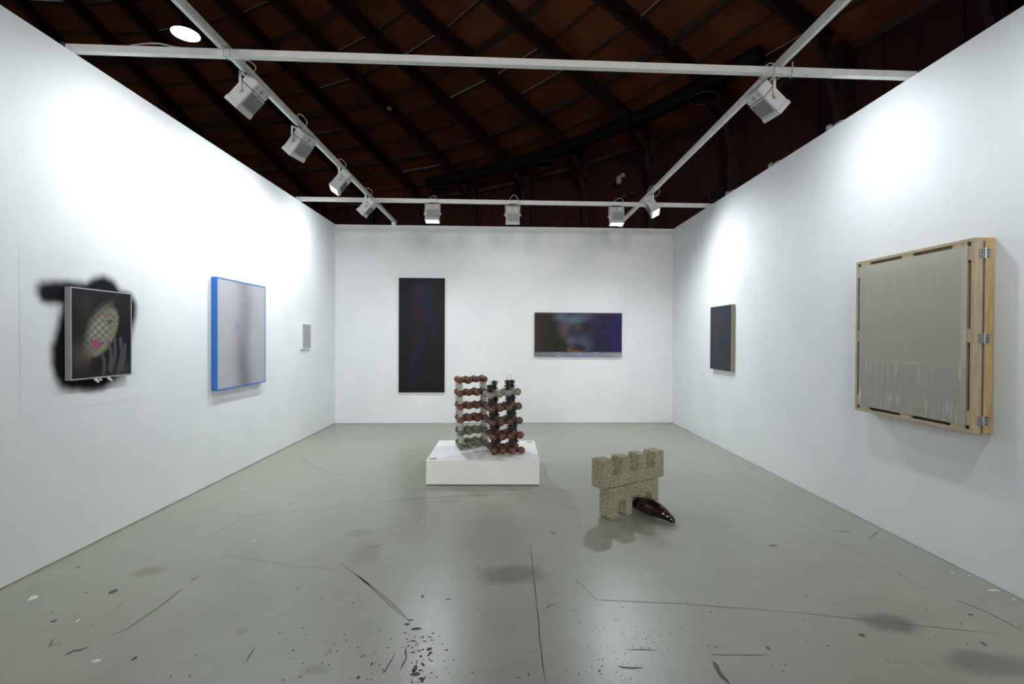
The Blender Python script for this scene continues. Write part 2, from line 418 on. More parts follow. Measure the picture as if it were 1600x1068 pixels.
# black air duct under the eave with round outlets
dt = thing('air_duct', 'large black air duct hung under the roof edge behind the booth', 'duct', P(40, 18.3, -.3))
inv = dt.matrix_world.inverted() if False else Matrix.Translation(-dt.location)
bm = bmesh.new()
add_tube(bm, [P(a, 18.3, -.35) - dt.location for a in [AZ[-3] + 3 + i * 3 for i in range(14)]], .19, 14)
mesh_obj('pipe', bm, M['black'], dt, True)
for a in (28.8, 43.6, 61.3):
    c = P(a, 18.15, -.62) - dt.location
    bm = bmesh.new(); add_cyl(bm, c, c + Vector((0, 0, -.16)), .20, .32, 20, False)
    o = mesh_obj('outlet', bm, M['black'], dt, True)
    bm = bmesh.new(); pts = [c + Vector((.32 * math.cos(i * math.pi / 12), .32 * math.sin(i * math.pi / 12), -.16)) for i in range(25)]
    add_tube(bm, pts, .016, 6); mesh_obj('outlet_rim', bm, M['purlin'], dt)
for a in (31, 38.5, 46, 53.5, 61):
    bm = bmesh.new(); q = P(a, 18.3, -.35) - dt.location; e = P(a, HR - .3, -.9) - dt.location
    beam(bm, q + Vector((0, 0, -.26)), e, .08, .08); mesh_obj('bracket', bm, M['black'], dt)

def hall_lamp(x, y, dist, label):
    d = ray(x, y); p = CAMP + d * dist
    t_ = thing('bay_lamp', label, 'lamp', p)
    bm = bmesh.new(); add_lathe(bm, [(.315, .0), (.33, .02), (.29, .06), (.16, .12), (.10, .20), (.02, .22)], 28)
    mesh_obj('reflector_shade', bm, M['black'], t_, True)
    bm = bmesh.new(); add_cyl(bm, (0, 0, -.012), (0, 0, .004), .30, .30, 28); mesh_obj('diffuser', bm, M['bay_on'], t_)
    rr = math.hypot(p.x - HC.x, p.y - HC.y); top = EAVE + SL * (HR - rr) - p.z
    bm = bmesh.new(); add_cyl(bm, (0, 0, .35), (0, 0, top), .015); mesh_obj('hanger', bm, M['wire_dark'], t_)
    L = bpy.data.lights.new('bay_light', 'SPOT'); L.energy = HALL_LAMP_W; L.spot_size = R(165); L.spot_blend = .5
    L.shadow_soft_size = .3; L.color = LAMP_COLOR
    lo = bpy.data.objects.new('bay_light', L); COL.objects.link(lo); lo.parent = t_; lo.location = (0, 0, -.03)
hall_lamp(290, 53, 11.6, 'round lit bay lamp hanging under the dark roof, left of the track rails')
for i, (x, y, z, wt) in enumerate(HALL_FILL):                      # added warm frontal fill spots behind the camera, no lamp bodies
    L = bpy.data.lights.new('hall_fill', 'SPOT'); L.energy = wt; L.spot_size = R(58); L.spot_blend = .35
    L.shadow_soft_size = 1.0; L.color = HALL_COLOR
    lo = bpy.data.objects.new('hall_fill', L); COL.objects.link(lo); lo.location = (x, y, z); lo.rotation_euler = (R(69), 0, 0)

# ------------------------------------------------------------------ track beams
def rail(name, a, b, label, w=.05, clamps=(), joints=()):
    a, b = Vector(a), Vector(b); d = (b - a); Lh = d.length
    q = d.to_track_quat('X', 'Z').to_matrix().to_4x4()
    t_ = thing('lighting_rail', label, 'rail', m4=Matrix.Translation(a) @ q)
    bm = bmesh.new(); add_box(bm, (Lh / 2, 0, w / 2), (Lh, w, w), bevel=.002); mesh_obj('beam', bm, M['white_metal'], t_)
    for e in (0, Lh):
        bm = bmesh.new(); add_box(bm, (e, 0, w / 2), (.03, w + .012, w + .012)); mesh_obj('end_cap', bm, M['white_metal' if name == 'long' else 'slot'], t_)
    for c in joints:
        bm = bmesh.new(); add_box(bm, (c, 0, w / 2), (.003, w + .0015, w + .0015)); mesh_obj('joint', bm, M['slot'], t_)
    for c in clamps:
        bm = bmesh.new(); r = w / 2 + .003
        pts = [(c, -r, r * 2 + .03), (c, -r, -.004), (c + .015, r, -.004), (c + .015, r, w + .03)]
        add_tube(bm, pts, .004, 6); mesh_obj('cable_tie', bm, M['cream_knob'], t_)
    return t_
RB = 3.567
def rail_pt(px, py, z): return onz(px, py, z)
a = onz(119, 88, RB); b = onz(1420, 121, RB + .006)
na = Vector((-3.14, 3.49, RB)); nb = Vector((3.16, 3.73, RB))
near = rail('x', na, nb, 'white square cross rail nearest the camera, spanning both side walls', .05,
            (1.10, 5.30), (1.145, 5.16))
fa = Vector((-3.14, 7.22, RB)); fb = Vector((3.16, 7.42, RB))
far = rail('x', fa, fb, 'thin white cross rail close to the back wall, carrying three lamps', .055)
ZB = RB + .052
lt = rail('long', (-2.055, -.6, ZB), (-2.045, 8.84, ZB), 'white rail running front to back on the left, carrying four lamps', .05)
rt = rail('long', (2.075, -.6, ZB), (2.055, 8.92, ZB), 'white rail running front to back on the right, carrying two lamps', .05)
for t_, nm in ((lt, 8.60), (rt, 8.68)):
    box('foot_block', (9.36, 0, -.026), (.07, .07, .052), M['white_metal'], t_)
    bm = bmesh.new(); add_box(bm, (4.7, 0, -.004), (9.3, .03, .008)); mesh_obj('track_channel', bm, M['white_metal'], t_)
bm = bmesh.new()
add_tube(bm, smooth_pts([(.45, -.01, .058), (.62, 0, .085), (.8, .01, .062), (1.1, 0, .06)]), .005, 6); mesh_obj('loose_cable', bm, M['wire'], near)

# ------------------------------------------------------------------ track lamps
def slots(bm, n, x0, x1, z0, z1, y, w=.006):
    for i in range(n):
        x = x0 + (x1 - x0) * i / (n - 1); add_box(bm, (x, y, (z0 + z1) / 2), (w, .004, z1 - z0))
PROTO = {}
def lamp(pos, yaw, e, watts, lit, label, size=1.0, spot=172):
    """pos: under the rail. yaw: heading of the width axis. e: where it shines."""
    t_ = thing('track_lamp', label, 'lamp', pos, 0, None)
    Wd, Th = .205, .115
    yw = R(yaw); w = Vector((math.cos(yw), math.sin(yw), 0)); e = Vector(e).normalized()
    zb = -e; xb = (w - zb * w.dot(zb)).normalized(); yb = zb.cross(xb)
    piv = Vector((0, 0, -.165))
    m = Matrix((xb, yb, zb)).transposed().to_4x4(); m.translation = piv
    def part(name, fn, mat, sm=False):
        if name not in PROTO:
            bm = bmesh.new(); fn(bm); o = mesh_obj(name, bm, mat, None, sm); PROTO[name] = o
        else:
            o = share(PROTO[name])
        o.parent = t_; return o
    def head(bm):
        add_box(bm, (0, 0, -.018), (Wd, Th, .150), bevel=.004)
        for s in (-1, 1):
            add_box(bm, (s * (Wd / 2 - .002), 0, -.110), (.010, Th + .006, .036), bevel=.002); add_box(bm, (0, s * (Th / 2 - .002), -.110), (Wd, .010, .036), bevel=.002)
    o = part('housing', head, M['lamp_white']); o.matrix_local = m
    def drv(bm): add_box(bm, (0, 0, .099), (Wd - .001, Th - .004, .076), bevel=.007)
    o = part('driver_box', drv, M['lamp_white']); o.matrix_local = m
    def gr(bm):
        for s in (-1, 1): slots(bm, 9, -.072, .086, -.078, .046, s * (Th / 2 + .0005), .0065)
    o = part('grille', gr, M['slot']); o.matrix_local = m; o['kind'] = 'stuff'
    def vs(bm):
        for s in (-1, 1):
            for x in (-.07, -.012, 0, .012, .07): add_box(bm, (x, s * (Th / 2 - .0025), .095), (.004, .003, .03))
    o = part('vent_slots', vs, M['slot']); o.matrix_local = m; o['kind'] = 'stuff'
    nm = 'lens' if lit else 'dark_lens'
    def ln(bm): add_box(bm, (0, 0, -.110), (Wd - .016, Th - .016, .004))
    if lit: o = part('lens_lit', ln, M['lens_on'])
    else: o = part('lens_off', ln, M['lens'])
    o.name = 'lens'; o.matrix_local = m
    for s in (-1, 1):
        def kn(bm): add_cyl(bm, (-.013, 0, 0), (.013, 0, 0), .019, .016, 12)
        o = part('knob', kn, M['cream_knob']); o.matrix_local = Matrix.Translation(piv + xb * s * (Wd / 2 + .013)) @ m.to_3x3().to_4x4()
    rz = Matrix.Rotation(yw, 4, 'Z')
    def br(bm):
        hw = Wd / 2 + .012
        add_box(bm, (0, 0, -.022), (2 * hw, .02, .005))
        for s in (-1, 1): add_box(bm, (s * hw, 0, -.095), (.005, .02, .15))
    o = part('bracket', br, M['lamp_white']); o.matrix_local = rz
    def mt(bm): add_box(bm, (0, 0, -.010), (.11, .032, .020), bevel=.003); add_cyl(bm, (0, 0, -.024), (0, 0, -.018), .02)
    o = part('track_adapter', mt, M['slot']); o.matrix_local = Matrix.Rotation(0 if abs(pos[0]) < 1.9 else R(90), 4, 'Z')
    rnd = random.Random(hash(label) & 1023)
    bm = bmesh.new(); j = lambda s: rnd.uniform(-s, s)
    top = m @ Vector((.03, 0, .135))
    add_tube(bm, smooth_pts([top, (.05 + j(.02), -.03, -.02), (.08 + j(.03), -.035, .05), (.02 + j(.03), -.03, .115 + j(.02)), (-.05, .02, .06 + j(.01)), (-.03, 0, 0)]), .0035, 6)
    mesh_obj('cable', bm, M['wire'], t_)
    if watts:
        L = bpy.data.lights.new('lamp_light', 'SPOT'); L.energy = watts; L.spot_size = R(spot); L.spot_blend = 1.0
        L.shadow_soft_size = .06; L.color = LAMP_COLOR
        lo = bpy.data.objects.new('lamp_light', L); COL.objects.link(lo); lo.parent = t_
        mm = m.copy(); mm.translation = m @ Vector((0, 0, -.135)); lo.matrix_local = mm
    return t_
ZL = ZB - .008; ZC = RB
lamp((-2.05, 3.86, ZL), 90, (-1, 0, -1.1), LW[0], True, 'white track lamp on the left rail, first one behind the near cross rail')
lamp((-2.05, 4.82, ZL), 74, (-.95, .25, -1.1), LW[1], True, 'white track lamp on the left rail, second from the camera, with looped cable above')
lamp((-2.05, 5.98, ZL), 100, (-.7, -.25, -1), LW[2], True, 'small white lit track lamp on the left rail, glowing at its lower edge')
lamp((-2.05, 7.12, ZL), 92, (-1, .05, -1), LW[3], True, 'track lamp on the left rail where it crosses the far cross rail')
lamp((-1.12, 7.28, ZC), 0, (0, -.22, -1), LW[4], True, 'lit track lamp on the far cross rail above the tall dark painting')
lamp((.08, 7.32, ZC), 0, (0, .55, -1), LW[5], False, 'track lamp in the middle of the far cross rail, its light not showing')
lamp((1.66, 7.37, ZC), 0, (0, -.22, -1), LW[6], True, 'lit track lamp on the far cross rail near the right rail end')
for x_, sx in ((-2.05, -1), (2.07, 1)):                              # next lamps along the side rails, outside the frame
    L = bpy.data.lights.new('rail_light', 'SPOT'); L.energy = 46 if sx < 0 else 84; L.spot_size = R(172); L.spot_blend = 1
    L.shadow_soft_size = .06; L.color = LAMP_COLOR
    lo = bpy.data.objects.new('rail_light', L); COL.objects.link(lo)
    lo.matrix_world = Matrix.Translation((x_ + .1 * sx, 1.9, 3.3)) @ Vector((-sx, 0, .95)).to_track_quat('Z', 'Y').to_matrix().to_4x4()
lamp((2.07, 6.95, ZL), 84, (.50, -.36, -1), LW[7], True, 'brightly glowing narrow-looking track lamp on the right rail near the back')
lamp((2.065, 3.86, ZL), 90, (1, .14, -.85), LW[8], True, 'white track lamp on the right rail, just behind the near cross rail')

# ------------------------------------------------------------------ things along the tops and on the hall wall
def clamp_light(px, py, label):
    p = R_at(px, py, -.06); p.z = WH
    t_ = thing('clamp_light', label, 'lamp', p, R(90), 'clamp lights behind the right wall top')
    box('clamp', (0, 0, .012), (.10, .05, .024), M['wire_dark'], t_, .003)
    bm = bmesh.new(); add_lathe(bm, [(.012, 0), (.03, .03), (.034, .06), (.02, .07)], 12, Matrix.Translation((.05, 0, .035)) @ Matrix.Rotation(R(70), 4, 'Y'))
    mesh_obj('lamp_head', bm, M['grey_frame'], t_, True)
    bm = bmesh.new(); add_tube(bm, smooth_pts([(-.12, 0, .008), (-.09, 0, .04), (-.03, 0, .05), (.03, 0, .045)]), .007, 6); mesh_obj('cable', bm, M['wire'], t_)
clamp_light(1307, 192, 'small grey clamp light on the right wall top, nearest the camera')
clamp_light(1212, 254, 'small grey clamp light on the right wall top, middle of three')
clamp_light(1142, 298, 'small grey clamp light on the right wall top, farthest, beside the thin frame')

def on_hall(px, py, inset=.1, z=None):
    d = ray(px, py); s = 5.0
    while math.hypot(d.x * s - HC.x, d.y * s - HC.y) < HR - inset: s += .01
    return CAMP + d * s, math.degrees(math.atan2(d.x * s - HC.x, d.y * s - HC.y))
p, az = on_hall(1122, 304, .3)
t_ = thing('picture_frame', 'thin pale rectangular frame on the dark hall wall beside the right wall top', 'frame', p, -R(az) + R(12))
for c, s in (((0, 0, .13), (.48, .02, .012)), ((0, 0, -.13), (.48, .02, .012)), ((-.24, 0, 0), (.012, .02, .27)), ((.24, 0, 0), (.012, .02, .27))):
    box('frame_bar', c, s, M['purlin'], t_)
box('panel', (0, .02, 0), (.46, .01, .25), M['black'], t_)
p, az = on_hall(970, 281, .35)
t_ = thing('wall_speaker', 'small pale speaker on a bracket high on the dark hall wall', 'speaker', p, -R(az))
bm = bmesh.new(); add_lathe(bm, [(.02, -.14), (.07, -.12), (.09, 0), (.07, .1), (.03, .13)], 14, Matrix.Translation((-.04, -.05, 0))); mesh_obj('body', bm, M['smoke_white'], t_, True)
box('bracket', (.06, .02, .13), (.12, .1, .12), M['smoke_white'], t_, .01)
for (px, py, rr, lb) in ((975, 306, .07, 'dim round fitting low on the dark hall wall, under the small speaker'),
                         (988, 301, .05, 'narrow pale fitting on the dark hall wall beside the right rail')):
    p, az = on_hall(px, py, .3)
    t_ = thing('wall_fitting', lb, 'fitting', p, -R(az))
    bm = bmesh.new(); add_lathe(bm, [(.3 * rr, -rr), (rr, -.4 * rr), (rr, .4 * rr), (.3 * rr, rr)], 12); mesh_obj('body', bm, M['purlin'], t_, True)
    box('plate', (0, .1, 0), (rr, .12, rr), M['purlin'], t_)
# round detector on a rafter
d = ray(608, 170); s = 8.0
while (CAMP + d * s).z < EAVE + SL * (HR - math.hypot(d.x * s - HC.x, d.y * s - HC.y)) - .30: s += .01
p = CAMP + d * s
t_ = thing('smoke_detector', 'small round pale detector on the dark roof, right of the left rail', 'detector', p)
bm = bmesh.new(); add_lathe(bm, [(.03, -.06), (.085, -.05), (.10, 0), (.09, .03)], 18); mesh_obj('body', bm, M['smoke_white'], t_, True)
bm = bmesh.new(); add_cyl(bm, (0, 0, .03), (0, 0, .26), .03); mesh_obj('mount', bm, M['purlin'], t_)

# ------------------------------------------------------------------ pictures
def paint_grid(name, m4, w, h, n, fn, mat, parent, bulge=None):
    """flat picture sheet w x h in the local XZ plane (facing -Y), coloured per vertex by fn(u, v) (v down)"""
    nx = n; nz = max(2, int(n * h / w)); verts = []; faces = []; cols = []
    for j in range(nz + 1):
        for i in range(nx + 1):
            u, v = i / nx, j / nz
            verts.append(((u - .5) * w, bulge(u, v) if bulge else 0, (.5 - v) * h)); cols.append(fn(u, v))
    for j in range(nz):
        for i in range(nx):
            a = j * (nx + 1) + i; faces.append((a, a + nx + 1, a + nx + 2, a + 1))
    me = bpy.data.meshes.new(name); me.from_pydata(verts, [], faces)
    ca = me.color_attributes.new('Paint', 'FLOAT_COLOR', 'POINT')
    flat = []
    for c in cols: flat += [c[0], c[1], c[2], 1.0]
    ca.data.foreach_set('color', flat)
    me.materials.append(mat)
    for p_ in me.polygons: p_.use_smooth = True
    o = bpy.data.objects.new(name, me); COL.objects.link(o); o.parent = parent; o.matrix_local = m4
    return o
def blobs(base, lst, asp):
    B = []
    for (u, v, ru, rv, ang, col, al) in lst:
        B.append((u, v, ru, rv, math.cos(R(ang)), math.sin(R(ang)), srgb(*col), al))
    def fn(u, v):
        c = list(base(u, v) if callable(base) else base)
        for (bu, bv, ru, rv, ca, sa, col, al) in B:
            dx, dy = u - bu, (v - bv) * asp
            x, y = dx * ca + dy * sa, -dx * sa + dy * ca
            k = al * math.exp(-((x / ru) ** 2 + (y / (rv * asp)) ** 2) ** 1.3)
            for i in range(3): c[i] += (col[i] - c[i]) * k
        return c
    return fn
def lerp(a, b, t): t = max(0, min(1, t)); return tuple(a[i] + (b[i] - a[i]) * t for i in range(3))
def sm(x, a, b): x = max(0, min(1, (x - a) / (b - a))); return x * x * (3 - 2 * x)
def picture(label, cat, pa, pb, ztop, zbot, nrm, thick, name='painting'):
    """pa, pb: left and right ends on the wall (seen from the room), nrm into the room"""
    c = (pa + pb) / 2; c = Vector((c.x, c.y, zbot))
    x = (pb - pa); w = Vector((x.x, x.y, 0)).length; x = Vector((x.x, x.y, 0)).normalized()
    m = Matrix((x, -nrm, Vector((0, 0, 1)))).transposed().to_4x4(); m.translation = c
    t_ = thing(name, label, cat, m4=m)
    return t_, w, ztop - zbot
canvas = vcol('painted_canvas', .6, Specular_IOR_Level=.15)
canvas_matt = vcol('painted_canvas_matt', .75)
def fine_weave(t, c):
    v = t.coord((1, 1, 1)); n = t.noise(v, 260, 2, .6)
    return t.mix(.12, c, t.ramp(n, [(.3, (.05, .05, .05)), (.7, (.9, .9, .9))]), 'OVERLAY')

# tall dark painting, back wall
a, b = B_at(623.4, 612.4), B_at(694.6, 612.4); zt = (B_at(623.3, 434.4).z + B_at(694.6, 434.4).z) / 2; zb = (a.z + b.z) / 2
t_, w, h = picture('tall narrow near-black painting of a blurred standing figure on the back wall', 'painting', a, b, zt, zb, BNRM, .035)
box('canvas_edge', (0, -.0175, h / 2), (w, .035, h), M['black_edge'], t_, .002)
D4 = [(.52, .12, .20, .075, 0, (54, 48, 72), .8), (.60, .12, .14, .09, 0, (30, 34, 58), .7), (.40, .14, .07, .10, 5, (60, 38, 46), .5),
      (.50, .26, .22, .10, 0, (42, 36, 48), .8), (.44, .32, .08, .045, 0, (74, 28, 34), .6), (.36, .22, .09, .12, 8, (50, 36, 44), .5),
      (.55, .22, .12, .08, 0, (30, 36, 60), .6), (.70, .37, .035, .08, -14, (36, 34, 80), .65), (.74, .48, .05, .05, 10, (34, 34, 74), .6),
      (.48, .42, .18, .08, 0, (32, 30, 40), .7), (.39, .52, .045, .065, 4, (70, 26, 32), .6), (.53, .55, .06, .07, 14, (30, 32, 68), .65),
      (.42, .66, .07, .09, 16, (28, 32, 66), .7), (.30, .68, .05, .11, 14, (54, 30, 40), .6), (.36, .80, .08, .10, 5, (26, 28, 56), .7),
      (.24, .80, .04, .10, 5, (44, 26, 38), .5), (.34, .92, .16, .05, 0, (36, 32, 42), .5), (.62, .27, .05, .1, -5, (38, 36, 64), .5)]
paint_grid('canvas', Matrix.Translation((0, -.0355, h / 2)), w - .004, h - .004, 60,
           blobs(lambda u, v: lerp(srgb(31, 34, 37), srgb(24, 25, 25), v), D4, h / w), canvas, t_)
# wide blue-brown painting, back wall
a, b = B_at(835, 557), B_at(970.6, 557); zt = B_at(900, 488.5).z; zb = (a.z + b.z) / 2
t_, w, h = picture('wide dark painting with blue right side and pale smear, on back wall', 'painting', a, b, zt, zb, BNRM, .04)
box('canvas_edge', (0, -.02, h / 2), (w, .04, h), M['brown_edge'], t_, .002)
def base5(u, v):
    c = lerp(srgb(54, 46, 40), srgb(38, 38, 33), sm(u, .0, .22))
    c = lerp(c, srgb(38, 36, 62), sm(u, .45, .82)); c = lerp(c, srgb(42, 34, 84), sm(u, .80, 1))
    c = lerp(c, srgb(92, 62, 70), .7 * sm(v, .075, .0))
    return c
D5 = [(.30, .10, .08, .10, 0, (92, 102, 116), .8), (.43, .17, .10, .11, 0, (84, 112, 128), .8), (.55, .10, .12, .10, 0, (92, 98, 122), .6),
      (.36, .32, .09, .16, -12, (88, 78, 84), .7), (.35, .45, .06, .16, -10, (98, 74, 72), .6), (.44, .45, .07, .16, 0, (50, 48, 58), .9),
      (.50, .34, .035, .05, 0, (110, 66, 54), .7), (.56, .62, .10, .16, -25, (78, 80, 104), .75), (.42, .64, .06, .10, -15, (88, 92, 118), .7),
      (.47, .80, .09, .10, 0, (54, 48, 52), .85), (.42, .74, .03, .06, 0, (112, 58, 52), .6), (.47, .885, .10, .03, 0, (124, 72, 66), .7),
      (.60, .78, .06, .12, -15, (72, 76, 100), .6), (.64, .45, .09, .2, 0, (46, 42, 56), .6), (.40, .85, .03, .05, 0, (120, 104, 96), .5),
      (.68, .18, .08, .1, 0, (56, 48, 70), .7), (.54, .8, .05, .05, 0, (36, 32, 40), .7)]
f5 = blobs(base5, D5, h / w)
def fn5(u, v):
    c = f5(u, v); n = noise.noise(Vector((u * 9, v * 30, 2)))
    k = sm(v + n * .012, .885, .915)
    g = lerp(srgb(108, 118, 118), srgb(120, 126, 146), sm(u, .1, .5)); g = lerp(g, srgb(150, 146, 142), sm(u, .75, .95))
    return lerp(c, lerp(g, srgb(190, 186, 178), max(0, n) * .6), k)
paint_grid('canvas', Matrix.Translation((0, -.0405, h / 2)), w - .004, h - .004, 110, fn5, canvas, t_)

# dark grey painting, right wall
pf = [R_at(1147.3, 474.4), R_at(1146.6, 580.8)]
ta = .05
pN = R_at(1143, 475, ta); pFar = R_at(1110, 480, ta)
zt = pN.z; zb = R_at(1142.4, 580.3, ta).z
t_, w, h = picture('dark slate grey painting with raw linen edge on the right wall', 'painting', pFar - RNRM * ta, pN - RNRM * ta, zt, zb, RNRM, ta)
box('canvas_edge', (0, -ta / 2, h / 2), (w, ta, h), M['linen_edge'], t_, .003)
D6 = [(.45, .25, .3, .12, 30, (70, 62, 60), .6), (.30, .45, .2, .25, 0, (66, 62, 64), .7), (.45, .8, .3, .15, 20, (66, 62, 66), .6),
      (.6, .36, .15, .1, 0, (48, 54, 62), .5), (.55, .3, .1, .06, 0, (78, 64, 60), .4)]
paint_grid('canvas', Matrix.Translation((0, -ta - .0008, h / 2)), w - .012, h - .008, 40, blobs(lambda u, v: srgb(48, 56, 64), D6, h / w), canvas, t_)

# hinged wooden frame with sheer cloth, right wall
off = .135
nT = R_at(1522.8, 370.8, off); nB = R_at(1522.8, 676.3, off); fT = R_at(1338, 409.6, off); fB = R_at(1336.8, 641.2, off)
zt = (nT.z + fT.z) / 2; zb = (nB.z + fB.z) / 2
t_, w, h = picture('hinged double pale wood frame with sheer grey cloth on the right wall', 'artwork', fT - RNRM * off, nT - RNRM * off, zt, zb, RNRM, off, 'hinged_frame')
def fbars(nm, y0, y1, mat, rw=.022):
    d = y1 - y0; yc = -(y0 + y1) / 2
    for c, s in (((0, yc, h - rw / 2), (w, d, rw)), ((0, yc, rw / 2), (w, d, rw)),
                 ((-w / 2 + rw / 2, yc, h / 2), (rw, d, h - 2 * rw)), ((w / 2 - rw / 2, yc, h / 2), (rw, d, h - 2 * rw))):
        box(nm, c, s, mat, t_, .0015)
fbars('frame_rail', off - .058, off, M['birch'])
fbars('back_frame_rail', .004, .062, M['pine'], .028)
iw = w / 2 - .022
for fr in (.075, .5, .925):                                        # small blocks joining the outer frame and the inner stretcher
    for sx in (-1, 1): box('spacer_block', (sx * (w / 2 - .034), -off + .012, h * fr), (.026, .020, .09), M['birch'], t_, .001)
for fr in (.10, .5, .90):
    for sz in (0, 1): box('spacer_block', ((fr - .5) * w, -off + .012, .034 + sz * (h - .068)), (.10, .020, .026), M['birch'], t_, .001)
ib = .047
for c, s in (((0, -off + .02, h - ib - .015), (w - 2 * ib, .030, .03)), ((0, -off + .02, ib + .015), (w - 2 * ib, .030, .03)),
             ((-w / 2 + ib + .015, -off + .02, h / 2), (.03, .030, h - 2 * ib)), ((w / 2 - ib - .015, -off + .02, h / 2), (.03, .030, h - 2 * ib))):
    box('stretcher_bar', c, s, M['birch'], t_)
box('cross_bar', (0, -off + .03, h * .5), (w - 2 * ib, .02, .04), M['birch'], t_)
box('gap_shade_board', (0, -.0695, h / 2 - .01), (w - .004, .010, h - .03), M['gap_shade'], t_)  # dark grey sheet added between the frames so their gap looks shaded
def base7(u, v):
    c = srgb(176, 171, 157)
    c = lerp(c, srgb(164, 159, 146), sm(v, 0, .6))
    n = noise.noise(Vector((u * 40, v * 3, 0))) * .5 + noise.noise(Vector((u * 7, v * 7, 4))) * .5
    c = lerp(c, srgb(152, 147, 134), .35 + .3 * n)
    c = lerp(c, srgb(176, 172, 158), .55 * sm(v, .085, .07)); c = lerp(c, srgb(184, 178, 160), .7 * sm(u, .955, .965))
    c = lerp(c, srgb(150, 152, 152), .5 * sm(u, .1, .03))
    low = sm(v, .66, .69); fold = noise.noise(Vector((u * 55 + .4 * v, v * 5, 9)))
    c = lerp(c, srgb(148, 146, 136), .5 * low)
    vv = v + .006 * noise.noise(Vector((u * 12, 0, 5))); c = lerp(c, srgb(176, 171, 156), .35 * math.exp(-((vv - .672) / .010) ** 2) * sm(u, .08, .14) * sm(u, .9, .82))
    top = sm(v, .67, .68) * sm(v, .86, .70) + sm(v, .86, .92)
    if fold > .25: c = lerp(c, srgb(200, 198, 188), min(1, (fold - .25) * 2.2) * top)
    return c
def bulge7(u, v):
    e = min(u, 1 - u, v, 1 - v)
    return -.002 * sm(e, 0, .05) + .0035 * noise.noise(Vector((u * 30, v * 4, 3))) * sm(v, .6, .75) * sm(e, 0, .04)
tc = NT('sheer_grey_cloth'); at = tc.node('ShaderNodeAttribute', attribute_name='Paint')
tc.set(at.outputs['Color'], .5); tc.b.inputs['Sheen Weight'].default_value = .25
tr = tc.node('ShaderNodeBsdfTransparent'); mx = tc.node('ShaderNodeMixShader'); mx.inputs[0].default_value = .08
tc.link(tc.b.outputs[0], mx.inputs[1]); tc.link(tr.outputs[0], mx.inputs[2]); tc.link(mx.outputs[0], tc.n['Material Output'].inputs['Surface'])
cw, ch = w - 2 * ib + .006, h - 2 * ib + .006
paint_grid('sheer_cloth', Matrix.Translation((0, -off - .0005, h / 2)), cw, ch, 130, base7, tc.m, t_, bulge7)
for fr in (.08, .515, .935):                                       # hinges on the near edge
    hz = h * (1 - fr)
    bm = bmesh.new(); add_cyl(bm, (w / 2 + .004, -(off - .068), hz - .035), (w / 2 + .004, -(off - .068), hz + .035), .006, None, 8)
    for y in (-(off - .045), -(.045)): add_box(bm, (w / 2 + .0015, y, hz), (.003, .03, .06))
    add_box(bm, (w / 2 + .0015, -(off - .068), hz), (.002, .05, .05))
    hg = mesh_obj('hinge', bm, M['steel'], t_)
    bm = bmesh.new()
    for y in (-(off - .047), -(.048)):
        for dz in (-.02, 0, .02): add_cyl(bm, (w / 2 + .003, y, hz + dz), (w / 2 + .0045, y, hz + dz), .004, None, 8)
    o = mesh_obj('screws', bm, M['slot'], hg); o['kind'] = 'stuff'

# blue framed picture, left wall
off = .062
nT = L_at(339, 432.2, off); nB = L_at(339, 610.2, off); fT = L_at(415, 447.7, off); fB = L_at(415, 596.2, off)
zt = (nT.z + fT.z) / 2; zb = (nB.z + fB.z) / 2
t_, w, h = picture('large blue-edged picture with pale shimmering grey dot pattern on left wall', 'picture', nT - LNRM * off, fT - LNRM * off, zt, zb, LNRM, off, 'framed_picture')
fw = .012
for c, s in (((0, -off / 2, h - fw / 2), (w, off, fw)), ((0, -off / 2, fw / 2), (w, off, fw)),
             ((-w / 2 + fw / 2, -off / 2, h / 2), (fw, off, h - 2 * fw)), ((w / 2 - fw / 2, -off / 2, h / 2), (fw, off, h - 2 * fw))):
    box('frame_side', c, s, M['blue_frame'], t_, .001)
def dots(t, c):
    co = t.node('ShaderNodeTexCoord'); sp = t.node('ShaderNodeSeparateXYZ'); t.link(co.outputs['Object'], sp.inputs[0])
    k = 2 * math.pi / .024
    a = t.math('SINE', t.math('MULTIPLY', sp.outputs[0], k)); b = t.math('SINE', t.math('MULTIPLY', sp.outputs[2], k))
    f = t.math('GREATER_THAN', t.math('MULTIPLY', a, b), .0)
    return t.mix(t.math('MULTIPLY', f, .62), c, (.10, .10, .13, 1))
m2 = vcol('dotted_print', .5, fine=dots)
def base2(u, v):
    c = lerp(srgb(198, 198, 198), srgb(190, 188, 194), u)
    k = math.exp(-((u - .52 - .03 * math.sin(v * 7)) / .17) ** 2) * (.68 + .3 * sm(v, .3, .9))
    c = lerp(c, srgb(116, 114, 124), k * .9)
    for (bu, bv, r, col, al) in ((.38, .43, .05, (120, 130, 190), .5), (.36, .53, .04, (220, 160, 150), .4), (.75, .5, .05, (238, 190, 180), .35), (.7, .55, .05, (200, 225, 190), .3), (.5, .52, .08, (170, 150, 180), .3)):
        c = lerp(c, srgb(*col), al * math.exp(-((u - bu) ** 2 + (v - bv) ** 2) / r ** 2))
    return c
paint_grid('print', Matrix.Translation((0, -off + .003, h / 2)), w - 2 * fw, h - 2 * fw, 90, base2, m2, t_)

